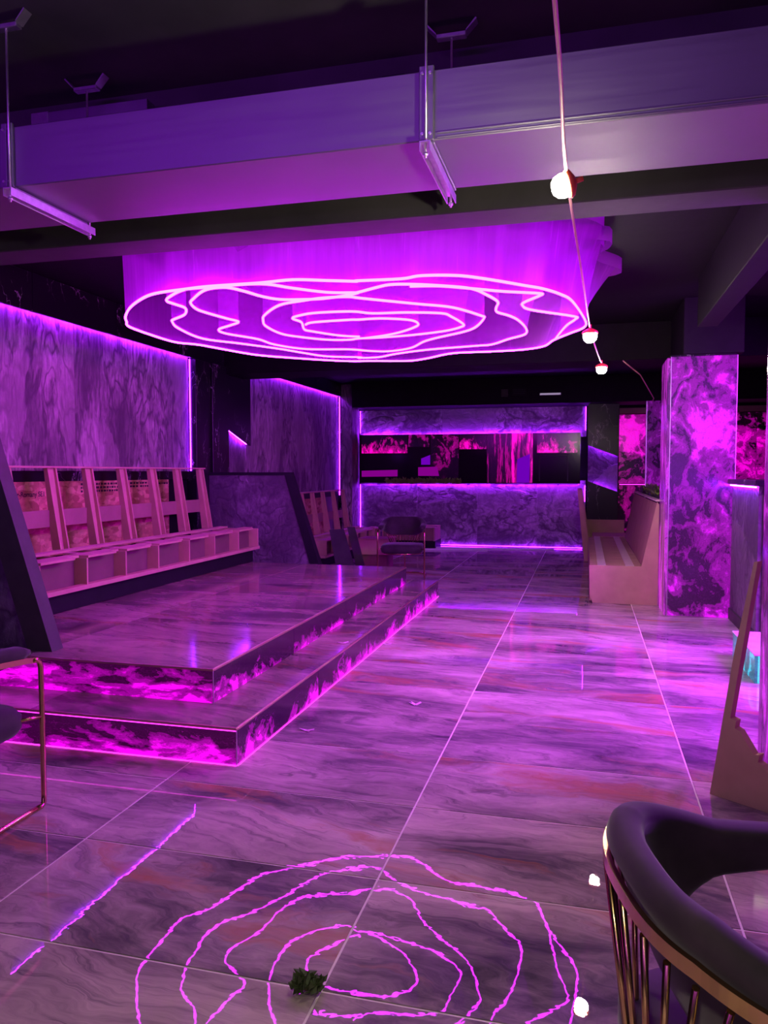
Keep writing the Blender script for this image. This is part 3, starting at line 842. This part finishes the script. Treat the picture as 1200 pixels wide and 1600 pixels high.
bx('cap', 'white_plastic', (1.135, 1.405, 5.685, 6.515, 0.1905, 0.20), cy, 0.002)

cb = thing('cut_out_board', 'notched plywood cut-out of a bench side standing beside the right column', 'board', (0.65, 3.6, 0))
def cut_plane(s, z, off):
    a = math.radians(35)
    return Vector((0.56, 3.66, 0)) + Vector((math.cos(a), -math.sin(a), 0)) * s + Vector((0, 0, z)) + Vector((math.sin(a), math.cos(a), 0)) * off
OUT = [(0.0, 0.0), (0.30, 0.0), (0.30, 0.17), (0.252, 0.172), (0.230, 0.196), (0.208, 0.204), (0.215, 0.239), (0.191, 0.232), (0.128, 0.32), (0.106, 0.328), (0.111, 0.361), (0.085, 0.368), (0.186, 1.069), (0.171, 1.067), (0.095, 0.661)]
k = len(OUT)
MB().add([cut_plane(s, z, 0) for s, z in OUT] + [cut_plane(s, z, 0.045) for s, z in OUT],
         [tuple(range(k)), tuple(range(2 * k - 1, k - 1, -1))] + [(i, i + k, (i + 1) % k + k, (i + 1) % k) for i in range(k)]).build('sheet', 'plywood', cb)
MB().add([cut_plane(s, z, o) for o in (0.0455, 0.075) for s, z in ((0.02, 0.0), (0.28, 0.0), (0.28, 0.06), (0.02, 0.06))],
         [(0, 1, 2, 3), (7, 6, 5, 4), (0, 4, 5, 1), (1, 5, 6, 2), (2, 6, 7, 3), (3, 7, 4, 0)]).build('foot_batten', 'plywood', cb)

# ================================================================== DUCT AND HANGERS
DY0, DY1, DZ0, DZ1 = 3.10, 3.64, 2.78, 3.055
duct = thing('air_duct', 'galvanised rectangular air duct crossing the room under the dark ceiling', 'duct', (-0.7, 3.37, 2.78))
xs = [-4.64, -2.62, -0.635, 1.35, 3.3]
for i in range(4):
    bx('duct_section', 'steel', (xs[i] + 0.004, xs[i + 1] - 0.004, DY0, DY1, DZ0, DZ1), duct, 0.004)
for x in xs[1:4]:
    for s in (-1, 1):
        xa, xb = (x - 0.030, x - 0.002) if s < 0 else (x + 0.002, x + 0.030)
        bx('flange', 'steel', (xa, xb, DY0 - 0.018, DY0 - 0.001, DZ0 - 0.004, DZ1 + 0.012), duct, 0.003)
        bx('flange', 'steel', (xa, xb, DY0, DY1, DZ0 - 0.012, DZ0 - 0.001), duct, 0.003)
        for z in (DZ0 + 0.02, DZ1 - 0.02):
            MB().tube([((xa + xb) / 2, DY0 - 0.0185, z), ((xa + xb) / 2, DY0 - 0.026, z)], 0.006, 8).build('bolt', 'zinc', duct)
bx('stiffener', 'steel', (-0.595, 1.31, DY0 - 0.008, DY0 - 0.0005, DZ0 + 0.022, DZ0 + 0.030), duct, 0.002)
bx('stiffener', 'steel', (-0.595, 1.31, DY0 - 0.006, DY0 - 0.0005, DZ0 + 0.006, DZ0 + 0.012), duct, 0.002)
def hanger(x, label):
    t = thing('duct_hanger', label, 'hanger', (x, 3.37, 2.75))
    t['group'] = 'duct hangers'
    zc = 2.738
    for b in ((x - 0.022, x + 0.022, 3.055, 3.685, zc + 0.022, zc + 0.026), (x - 0.022, x - 0.0185, 3.055, 3.685, zc - 0.012, zc + 0.0215), (x + 0.0185, x + 0.022, 3.055, 3.685, zc - 0.012, zc + 0.0215)):
        bx('channel', 'zinc', b, t)
    for yy in (3.075, 3.665):
        MB().tube([(x, yy, zc - 0.035), (x, yy, 3.50)], 0.0055, 8).build('rod', 'zinc', t)
        MB().lathe([(0.0, -0.012), (0.011, -0.012), (0.011, 0.0), (0.0, 0.0)], (x, yy, zc - 0.014), 6).build('nut', 'zinc', t)
        br = bx('ceiling_clip', 'zinc', (x - 0.07, x + 0.07, yy - 0.02, yy + 0.02, 3.478, 3.498), t, 0.003)
        for s in (-1, 1):
            MB().add([(x + s * 0.07, yy - 0.025, 3.4985), (x + s * 0.115, yy - 0.025, 3.549), (x + s * 0.115, yy + 0.025, 3.549), (x + s * 0.07, yy + 0.025, 3.4985),
                      (x + s * 0.07, yy - 0.025, 3.492), (x + s * 0.121, yy - 0.025, 3.543), (x + s * 0.121, yy + 0.025, 3.543), (x + s * 0.07, yy + 0.025, 3.492)],
                     [(0, 1, 2, 3), (7, 6, 5, 4), (0, 4, 5, 1), (1, 5, 6, 2), (2, 6, 7, 3), (3, 7, 4, 0)]).build('clip_wing', 'zinc', br)
    return t
hanger(-2.60, 'threaded-rod hanger with steel channel under the duct at the left edge')
hanger(-0.635, 'threaded-rod hanger with steel channel under the duct near the middle')
tr = thing('cable_tray', 'small grey steel box behind the duct at upper left', 'box', (-2.8, 3.78, 3.33))
bx('end_plate', 'zinc', (-3.03, -2.92, 3.76, 3.80, 3.33, 3.455), tr, 0.002)
bx('tray', 'steel', (-2.9195, -2.3, 3.76, 3.84, 3.33, 3.45), tr, 0.002)
bx('wall_bracket', 'dark_box', (-2.75, -2.70, 3.80, 3.889, 3.29, 3.3295), tr, 0.001)
cl = thing('beam_clamp', 'dark clamp with wires on the beam face above the duct', 'clamp', (-0.95, 3.85, 3.3))
MB().prism([(-1.02, 3.44), (-0.90, 3.44), (-0.90, 3.36), (-0.945, 3.30), (-0.965, 3.36)], 'y', 3.84, 3.889).build('plate', 'dark_box', cl)
MB().tube([(-0.955, 3.835, 3.35), (-0.955, 3.835, 2.95)], 0.006, 6).build('wire', 'dark_box', cl)
MB().tube([(-0.925, 3.835, 3.32), (-0.925, 3.835, 2.95)], 0.006, 6).build('wire', 'dark_box', cl)
MB().tube([(-1.02, 3.83, 3.40), (-1.5, 3.85, 3.41), (-2.1, 3.87, 3.415)], 0.005, 6).build('wire', 'dark_box', cl)
MB().lathe([(0.0, -0.01), (0.012, -0.006), (0.012, 0.006), (0.0, 0.01)], (-0.935, 3.828, 3.36), 10).build('bolt', 'zinc', cl)

# ================================================================== CHANDELIER
ZR = 2.58
ch = thing('curtain_chandelier', 'huge oval chandelier of sheer string curtain outlined in glowing purple neon', 'chandelier', (-1.75, 5.95, ZR))
NE = {
    'outer': [(-3.24,4.97), (-3.04,4.72), (-2.81,4.50), (-2.64,4.39), (-2.42,4.34), (-2.23,4.31), (-1.90,4.31), (-1.68,4.29), (-1.49,4.36), (-1.33,4.42), (-1.32,4.41), (-1.06,4.43), (-0.93,4.39), (-0.73,4.44), (-0.58,4.56), (-0.38,4.77), (-0.27,4.89), (-0.17,5.07), (-0.10,5.30), (-0.02,5.97), (-0.03,6.26), (-0.14,6.49), (-0.28,6.78), (-0.38,7.09), (-0.58,7.24), (-0.89,7.28), (-1.24,7.29), (-1.55,7.56), (-1.77,7.67), (-2.11,7.58), (-2.34,7.54), (-2.57,7.39), (-2.79,7.21), (-3.05,6.96), (-3.17,6.72), (-3.33,6.25), (-3.46,6.08), (-3.48,5.79), (-3.45,5.35), (-3.35,5.15)],
    'second': [(-2.42,4.35), (-2.60,4.49), (-2.69,4.60), (-2.69,4.70), (-2.68,4.81), (-2.72,4.91), (-2.81,5.04), (-2.97,5.17), (-3.02,5.24), (-3.11,5.49), (-3.15,5.96), (-2.95,6.27), (-2.73,6.63), (-2.59,6.94), (-2.45,7.18), (-2.16,7.31), (-2.19,7.35), (-1.98,7.35), (-1.77,7.19), (-1.42,7.02), (-0.97,6.92), (-0.82,6.88), (-0.65,6.64), (-0.50,6.45), (-0.47,6.19), (-0.50,5.85), (-0.55,5.66), (-0.62,5.51), (-0.61,5.36), (-0.58,5.18), (-0.63,4.95), (-0.70,4.77), (-0.87,4.65), (-1.04,4.57), (-1.16,4.55), (-1.26,4.60), (-1.40,4.69), (-1.44,4.69), (-1.59,4.64), (-1.76,4.48), (-1.91,4.33), (-2.24,4.33)],
    'branch': [(-1.05,4.62), (-0.87,4.66), (-0.67,4.79), (-0.51,4.90), (-0.30,5.01), (-0.30,5.07), (-0.41,5.24), (-0.43,5.34), (-0.38,5.50), (-0.10,5.80), (-0.09,5.91), (-0.16,6.15), (-0.24,6.58), (-0.27,6.77)],
    'spiral': [(-1.40,4.70), (-1.49,4.75), (-1.67,4.80), (-1.80,4.79), (-1.95,4.75), (-2.03,4.64), (-2.08,4.48), (-2.15,4.36), (-2.30,4.39), (-2.49,4.59), (-2.57,4.70), (-2.62,4.86), (-2.62,4.99), (-2.57,5.23), (-2.54,5.37), (-2.66,5.48), (-2.83,5.62), (-2.85,5.80), (-2.71,6.10), (-2.68,6.40), (-2.50,6.70), (-2.12,6.82), (-1.97,6.95), (-1.80,7.02), (-1.56,6.89), (-1.37,6.58), (-1.21,6.41), (-0.98,6.22), (-0.85,6.04), (-0.74,5.71), (-0.75,5.60), (-0.90,5.28), (-1.11,5.11), (-1.31,4.95), (-1.44,4.84), (-1.50,4.79), (-1.66,4.78), (-1.81,4.82), (-2.02,4.91), (-2.25,5.19), (-2.34,5.37), (-2.41,5.58), (-2.42,5.91), (-2.33,6.09), (-2.15,6.28), (-1.97,6.33), (-1.87,6.29), (-1.67,6.29), (-1.38,6.24), (-1.10,6.13), (-0.95,5.99), (-0.92,5.88), (-0.96,5.59), (-1.01,5.45), (-1.25,5.36), (-1.48,5.33), (-1.61,5.23), (-1.86,5.21), (-2.00,5.26), (-2.10,5.35), (-2.09,5.51), (-2.17,5.78), (-2.14,5.88), (-1.99,6.11), (-1.84,6.21)],
    'inner': [(-2.09,5.60), (-2.00,5.53), (-1.71,5.51), (-1.65,5.52), (-1.47,5.52), (-1.28,5.63), (-1.25,5.79), (-1.31,5.92), (-1.46,6.09), (-1.63,6.21), (-1.83,6.29)],
}
CX, CY = -1.75, 5.95
def flare(p, amt, wav, nw, seed):
    d = Vector((p.x - CX, p.y - CY)); L = d.length
    if L < 1e-6: return p
    ang = math.atan2(d.y, d.x)
    right = max(0.0, math.cos(ang)) ** 2                     # folds gather on the right-hand side
    if seed == 0.6:                                          # outer tier: three gathered lobes on its far right
        dg = math.degrees(ang)
        g = lambda m, w: math.exp(-((dg - m) / w) ** 2)
        s = 1 + (0.02 + 0.17 * g(-17, 9) + 0.10 * g(-3, 5) + 0.40 * g(19, 8) + 0.26 * g(38, 8) + 0.10 * g(-40, 9) + 0.06 * g(60, 8)) / max(L, 0.6)
        return Vector((CX + d.x * s, CY + d.y * s, p.z))
    s = 1 + (amt + wav * math.sin(nw * ang + seed) + 0.5 * wav * math.sin(2.3 * nw * ang + seed * 2)) * (0.15 + 0.85 * right) / max(L, 0.6)
    return Vector((CX + d.x * s, CY + d.y * s, p.z))
def curtain(name, path, closed, z0, z1, mat, amt, wav, nw, seed, parent):
    rows = 6; k = len(path)
    vs, fs, uv = [], [], []
    L = [0.0]
    for i in range(1, k + 1): L.append(L[-1] + (path[i % k] - path[i - 1]).length)
    for r in range(rows + 1):
        t = r / rows
        for i, p in enumerate(path + ([path[0]] if closed else [])):
            q = flare(p, amt, wav, nw, seed)
            e = t ** 1.15
            vs.append((p.x + (q.x - p.x) * e, p.y + (q.y - p.y) * e, z0 + (z1 - z0) * t))
            uv.append((L[i], t))
    w = k + (1 if closed else 0)
    for r in range(rows):
        for i in range(w - 1): fs.append((r * w + i, r * w + i + 1, (r + 1) * w + i + 1, (r + 1) * w + i))
    off = parent_world(parent)
    me = bpy.data.meshes.new(name)
    me.from_pydata([tuple(Vector(v) - off) for v in vs], [], fs)
    ul = me.uv_layers.new(name='UVMap')
    for l in me.loops: ul.data[l.index].uv = uv[l.vertex_index]
    me.polygons.foreach_set('use_smooth', [True] * len(fs))
    me.materials.append(M[mat])
    o = bpy.data.objects.new(name, me); COL.objects.link(o); o.parent = parent
    return o, vs[rows * w:]
CFG = {'outer': (True, 'voile', 0.20, 0.16, 9, 0.6, 3.17), 'second': (True, 'voile_inner', 0.16, 0.16, 7, 1.9, 3.16), 'branch': (False, 'voile_inner', 0.16, 0.14, 9, 2.8, 3.15),
       'spiral': (False, 'voile_inner', 0.05, 0.06, 6, 0.3, 3.14), 'inner': (False, 'voile_inner', 0.03, 0.05, 5, 1.1, 3.13)}
for key, pts in NE.items():
    closed, mt, amt, wav, nw, seed, zt = CFG[key]
    path = [Vector((p.x, p.y, ZR)) for p in catmull([(x, y, ZR) for x, y in pts], 5, closed)]
    c, top = curtain('curtain', path, closed, ZR + 0.012, zt, mt, amt, wav, nw, seed, ch)
    MB().tube(path, 0.0085, 6, closed).build('neon_tube', 'neon', ch)
    # heading tape along the ceiling edge of the curtain
    off = Vector((0, 0, 0.10))
    w = len(top)
    mb = MB().add([Vector(p) for p in top] + [Vector(p) - off * 1.0 for p in top], [(i, i + 1, i + 1 + w, i + w) for i in range(w - 1)], True)
    if key in ('outer', 'second', 'branch'): mb.build('heading_tape', 'voile_band', c)

# ================================================================== WORK-LIGHT STRING
ls = thing('light_string', 'pink cord of bare work bulbs hung from the ceiling along the room', 'lights', (-0.05, 4.0, 2.7))
KN = [(-0.16, -2.6, 2.42), (-0.12, -0.5, 2.42), (-0.075, 1.65, 2.42), (-0.075, 2.62, 2.435), (-0.03, 4.0, 2.425), (0.015, 5.50, 2.435), (0.075, 6.5, 2.42), (0.125, 7.30, 2.44)]
MB().tube(catmull(KN, 6), 0.0055, 6).build('cord', 'cord', ls)
def bulb(p, ax, s=1.0):
    """ax: unit vector from the cap to the bulb"""
    z = Vector((0, 0, 1)); R = z.rotation_difference(Vector(ax)).to_matrix()
    h = MB().lathe([(0.0, -0.015 * s), (0.022 * s, -0.015 * s), (0.050 * s, 0.0), (0.056 * s, 0.012 * s), (0.050 * s, 0.020 * s), (0.0, 0.020 * s)], p, 20, R).build('lamp_cap', 'orange_plastic', ls)
    MB().lathe([(0.0, 0.021 * s), (0.044 * s, 0.021 * s), (0.047 * s, 0.035 * s), (0.040 * s, 0.060 * s), (0.024 * s, 0.075 * s), (0.0, 0.079 * s)], p, 20, R).build('bulb', 'bulb_glow', h)
    MB().tube([Vector(p) - Vector(ax) * 0.0155 * s, Vector(p) - Vector(ax) * 0.045 * s], 0.009, 8).build('socket', 'orange_plastic', h)
bulb((-0.058, 2.66, 2.405), Vector((-0.93, -0.12, -0.30)).normalized(), 0.85)
bulb((0.015, 5.50, 2.415), Vector((0, 0, -1)), 1.0)
bulb((0.125, 7.30, 2.42), Vector((0, 0, -1)), 1.0)
bulb((-0.12, -0.5, 2.395), Vector((0, 0, -1)), 0.6)
bulb((-0.16, -2.6, 2.395), Vector((0, 0, -1)), 0.6)
cab = MB().tube([(0.40, 9.39, 2.74), (0.62, 9.8, 2.62), (0.92, 11.6, 2.50), (0.95, 12.19, 2.515)], 0.008, 6).build('cable', 'cord')
tag(cab, 'thin loose cable slanting down to the dark marble screen', 'cable')

# ================================================================== TUB CHAIRS
def horseshoe(w, d, n=40, front=-0.27, k=2.6):
    """plan of the shell, front ends at y = front, facing -y"""
    pts = []
    for i in range(n + 1):
        a = math.pi * i / n
        c, s = math.cos(a), math.sin(a)
        pts.append((w * math.copysign(abs(c) ** (2 / k), c), d * abs(s) ** (2 / k) ))
    return [(w, front)] + [(w, front * 0.5)] + pts + [(-w, front * 0.5)] + [(-w, front)]
def tub_chair(label, loc, rz):
    t = thing('tub_chair', label, 'chair', (0, 0, 0))
    P = catmull([(x, y, 0) for x, y in horseshoe(0.288, 0.262)], 2)
    n = len(P)
    # padded shell: rounded section, tall at the back, low at the arm ends
    vs, fs = [], []
    seg = 20
    def top_z(u): return 0.715 + 0.105 * min(1.0, (max(0.0, math.sin(math.pi * u)) ** 0.8) * 1.12)
    for i, p in enumerate(P):
        u = i / (n - 1)
        back = max(0.0, math.sin(math.pi * u)) ** 0.8
        zt = top_z(u); zb = 0.665 - 0.105 * min(1, back * 1.3)
        if i in (0, n - 1): zt, zb = 0.70, 0.675
        d = (P[min(i + 1, n - 1)] - P[max(i - 1, 0)]).normalized()
        nr = Vector((d.y, -d.x, 0))
        end = 0.45 if i in (0, n - 1) else 1.0
        hz = (zt - zb) / 2; zc = (zt + zb) / 2
        for j in range(seg):
            a = 2 * math.pi * j / seg
            cx = math.copysign(abs(math.cos(a)) ** 0.75, math.cos(a)); sx = math.copysign(abs(math.sin(a)) ** 0.5, math.sin(a))
            z = zc + sx * hz
            th = (0.020 + 0.020 * max(0.0, min(1.0, 1 - (zt - z - 0.03) / 0.03))) * end     # the rim swells into a roll
            vs.append(p - nr * 0.075 * max(0.0, zt - 0.05 - z) / 0.2 * min(1.0, back * 1.5) + nr * cx * th + Vector((0, 0, z)))
    for i in range(n - 1):
        fs += [(i * seg + j, i * seg + (j + 1) % seg, (i + 1) * seg + (j + 1) % seg, (i + 1) * seg + j) for j in range(seg)]
    fs += [tuple(range(seg)), tuple(range((n - 1) * seg, n * seg))]
    MB().add(vs, fs, True).build('backrest', 'velvet', t)
    # brass strap wrapping the shell under its rim and turning down into the front legs
    W, D = 0.320, 0.294
    rail = catmull([(x, y, 0) for x, y in horseshoe(W, D, 32)], 2)
    m = len(rail)
    sv_, sf = [], []
    for i, p in enumerate(rail):
        zr = top_z(i / (m - 1)) - 0.062
        d = (rail[min(i + 1, m - 1)] - rail[max(i - 1, 0)]).normalized(); nr = Vector((d.y, -d.x, 0))
        for a, b in ((0.006, -0.012), (0.006, 0.012), (-0.004, 0.012), (-0.004, -0.012)):
            sv_.append(p + nr * a + Vector((0, 0, zr + b)))
    sf = [(i * 4 + j, i * 4 + (j + 1) % 4, (i + 1) * 4 + (j + 1) % 4, (i + 1) * 4 + j) for i in range(m - 1) for j in range(4)] + [(0, 1, 2, 3), tuple((m - 1) * 4 + j for j in range(4))]
    MB().add(sv_, sf).build('rail', 'brass', t)
    for s in (1, -1):
        leg = [(s * W, -0.262, 0.655), (s * W, -0.285, 0.652), (s * W, -0.301, 0.640), (s * W, -0.310, 0.615), (s * W, -0.312, 0.45), (s * W, -0.312, 0.06), (s * W, -0.310, 0.022), (s * W, -0.295, 0.011), (s * W, -0.26, 0.011)]
        MB().tube(leg, 0.0115, 8).build('leg', 'brass', t)
        MB().tube([(s * W, -0.305, 0.40), (s * 0.245, -0.20, 0.398)], 0.008, 8).build('seat_bracket', 'brass', t)
    MB().tube(catmull([(x, y, 0.0115) for x, y in horseshoe(W, D, 24, -0.262)], 2), 0.0115, 8).build('floor_runner', 'brass', t)
    # fan of slim rods at the back
    for k in range(13):
        u = (k - 6) / 6
        a = math.radians(90 + 68 * u); b = math.radians(90 + 34 * u)
        c, s = math.cos(a), math.sin(a)
        top = (W * math.copysign(abs(c) ** (2 / 2.6), c), D * abs(s) ** (2 / 2.6), 0.742 - 0.02 * abs(u))
        MB().tube([top, (0.272 * math.cos(b), 0.272 * math.sin(b) - 0.02, 0.330)], 0.0062, 6).build('rod', 'brass', t)
    # seat
    sv = [(0.0, 0.335), (0.22, 0.335), (0.252, 0.345), (0.266, 0.37), (0.266, 0.42), (0.245, 0.448), (0.17, 0.457), (0.0, 0.459)]
    mb = MB(); sg = 32
    vv = []
    for r, z in sv:
        for j in range(sg):
            a = 2 * math.pi * j / sg; c, s = math.cos(a), math.sin(a)
            e = 2 / 4.6
            vv.append((r * 1.12 * math.copysign(abs(c) ** e, c), r * 1.03 * math.copysign(abs(s) ** e, s) - 0.028, z))
    mb.add(vv, [(i * sg + j, i * sg + (j + 1) % sg, (i + 1) * sg + (j + 1) % sg, (i + 1) * sg + j) for i in range(len(sv) - 1) for j in range(sg)], True).build('seat', 'velvet', t)
    MB().lathe([(0.235, 0.322), (0.275, 0.322), (0.275, 0.334), (0.235, 0.334), (0.235, 0.322)], (0, -0.02, 0), 32).build('seat_ring', 'brass', t)
    MB().tube([(0, 0.262, 0.40), (0, 0.275, 0.30), (0, 0.283, 0.06), (0, 0.285, 0.012)], 0.010, 8).build('rear_strut', 'brass', t)
    t.location = loc; t.rotation_euler = (0, 0, rz); t['group'] = 'velvet tub chairs'
    return t
c0 = tub_chair('nearest dark velvet tub chair, its brass rods fanning under a thick rim', (0.352, 1.374, 0), 0)
f = Vector((0.967, 0.254, 0))
c0.rotation_euler.z = math.atan2(f.x, -f.y)
c1 = copy_tree(c0)
c1['label'] = 'dark velvet tub chair at the left edge before the platform steps'
c1.location = (-2.575, 2.47, 0); c1.rotation_euler.z = math.pi
c2 = copy_tree(c0)
c2['label'] = 'dark tub chair with brass legs standing beyond the platform facing the room'
c2.location = (-2.47, 10.46, 0); c2.rotation_euler.z = math.radians(8)

# ================================================================== SMALL THINGS ON THE FLOOR
sp = leaf_mass('leaf_sprig', ['leaf'], (-0.765, -0.70, 1.93, 1.985, 0.004, 0.03), 70, 0.034, 21)
tag(sp[0], 'small clump of dark green leaves lying on a tile joint in front', 'leaves')
rr = random.Random(9)
for (x, y, lab) in ((-1.01, 4.62, 'scrap of torn pale paper on the floor right of the lower step'), (-1.50, 4.0, 'tiny crumpled scrap at the foot of the lower step corner'), (-1.72, 5.35, 'twist of pale tape lying on the lower step'), (-1.61, 6.2, 'small white scrap glowing at the foot of the side riser')):
    z = 0.191 if x < -1.66 else 0.001
    mb = MB()
    for k in range(3):
        a = rr.uniform(0, 6.28); L = 0.045; d = Vector((math.cos(a), math.sin(a), 0)); nn = Vector((-d.y, d.x, 0)) * 0.012
        p = Vector((x, y, z))
        mb.add([p - nn, p + nn, p + d * L + nn * 0.5 + Vector((0, 0, 0.012)), p + d * L - nn * 0.5 + Vector((0, 0, 0.006)), p + d * L * 0.5 - Vector((0, 0, 0.0008))], [(0, 1, 2, 3), (0, 4, 1), (1, 4, 2), (2, 4, 3), (3, 4, 0)])
    tag(mb.build('paper_scrap', 'paper'), lab, 'scrap', 'scraps on the floor')
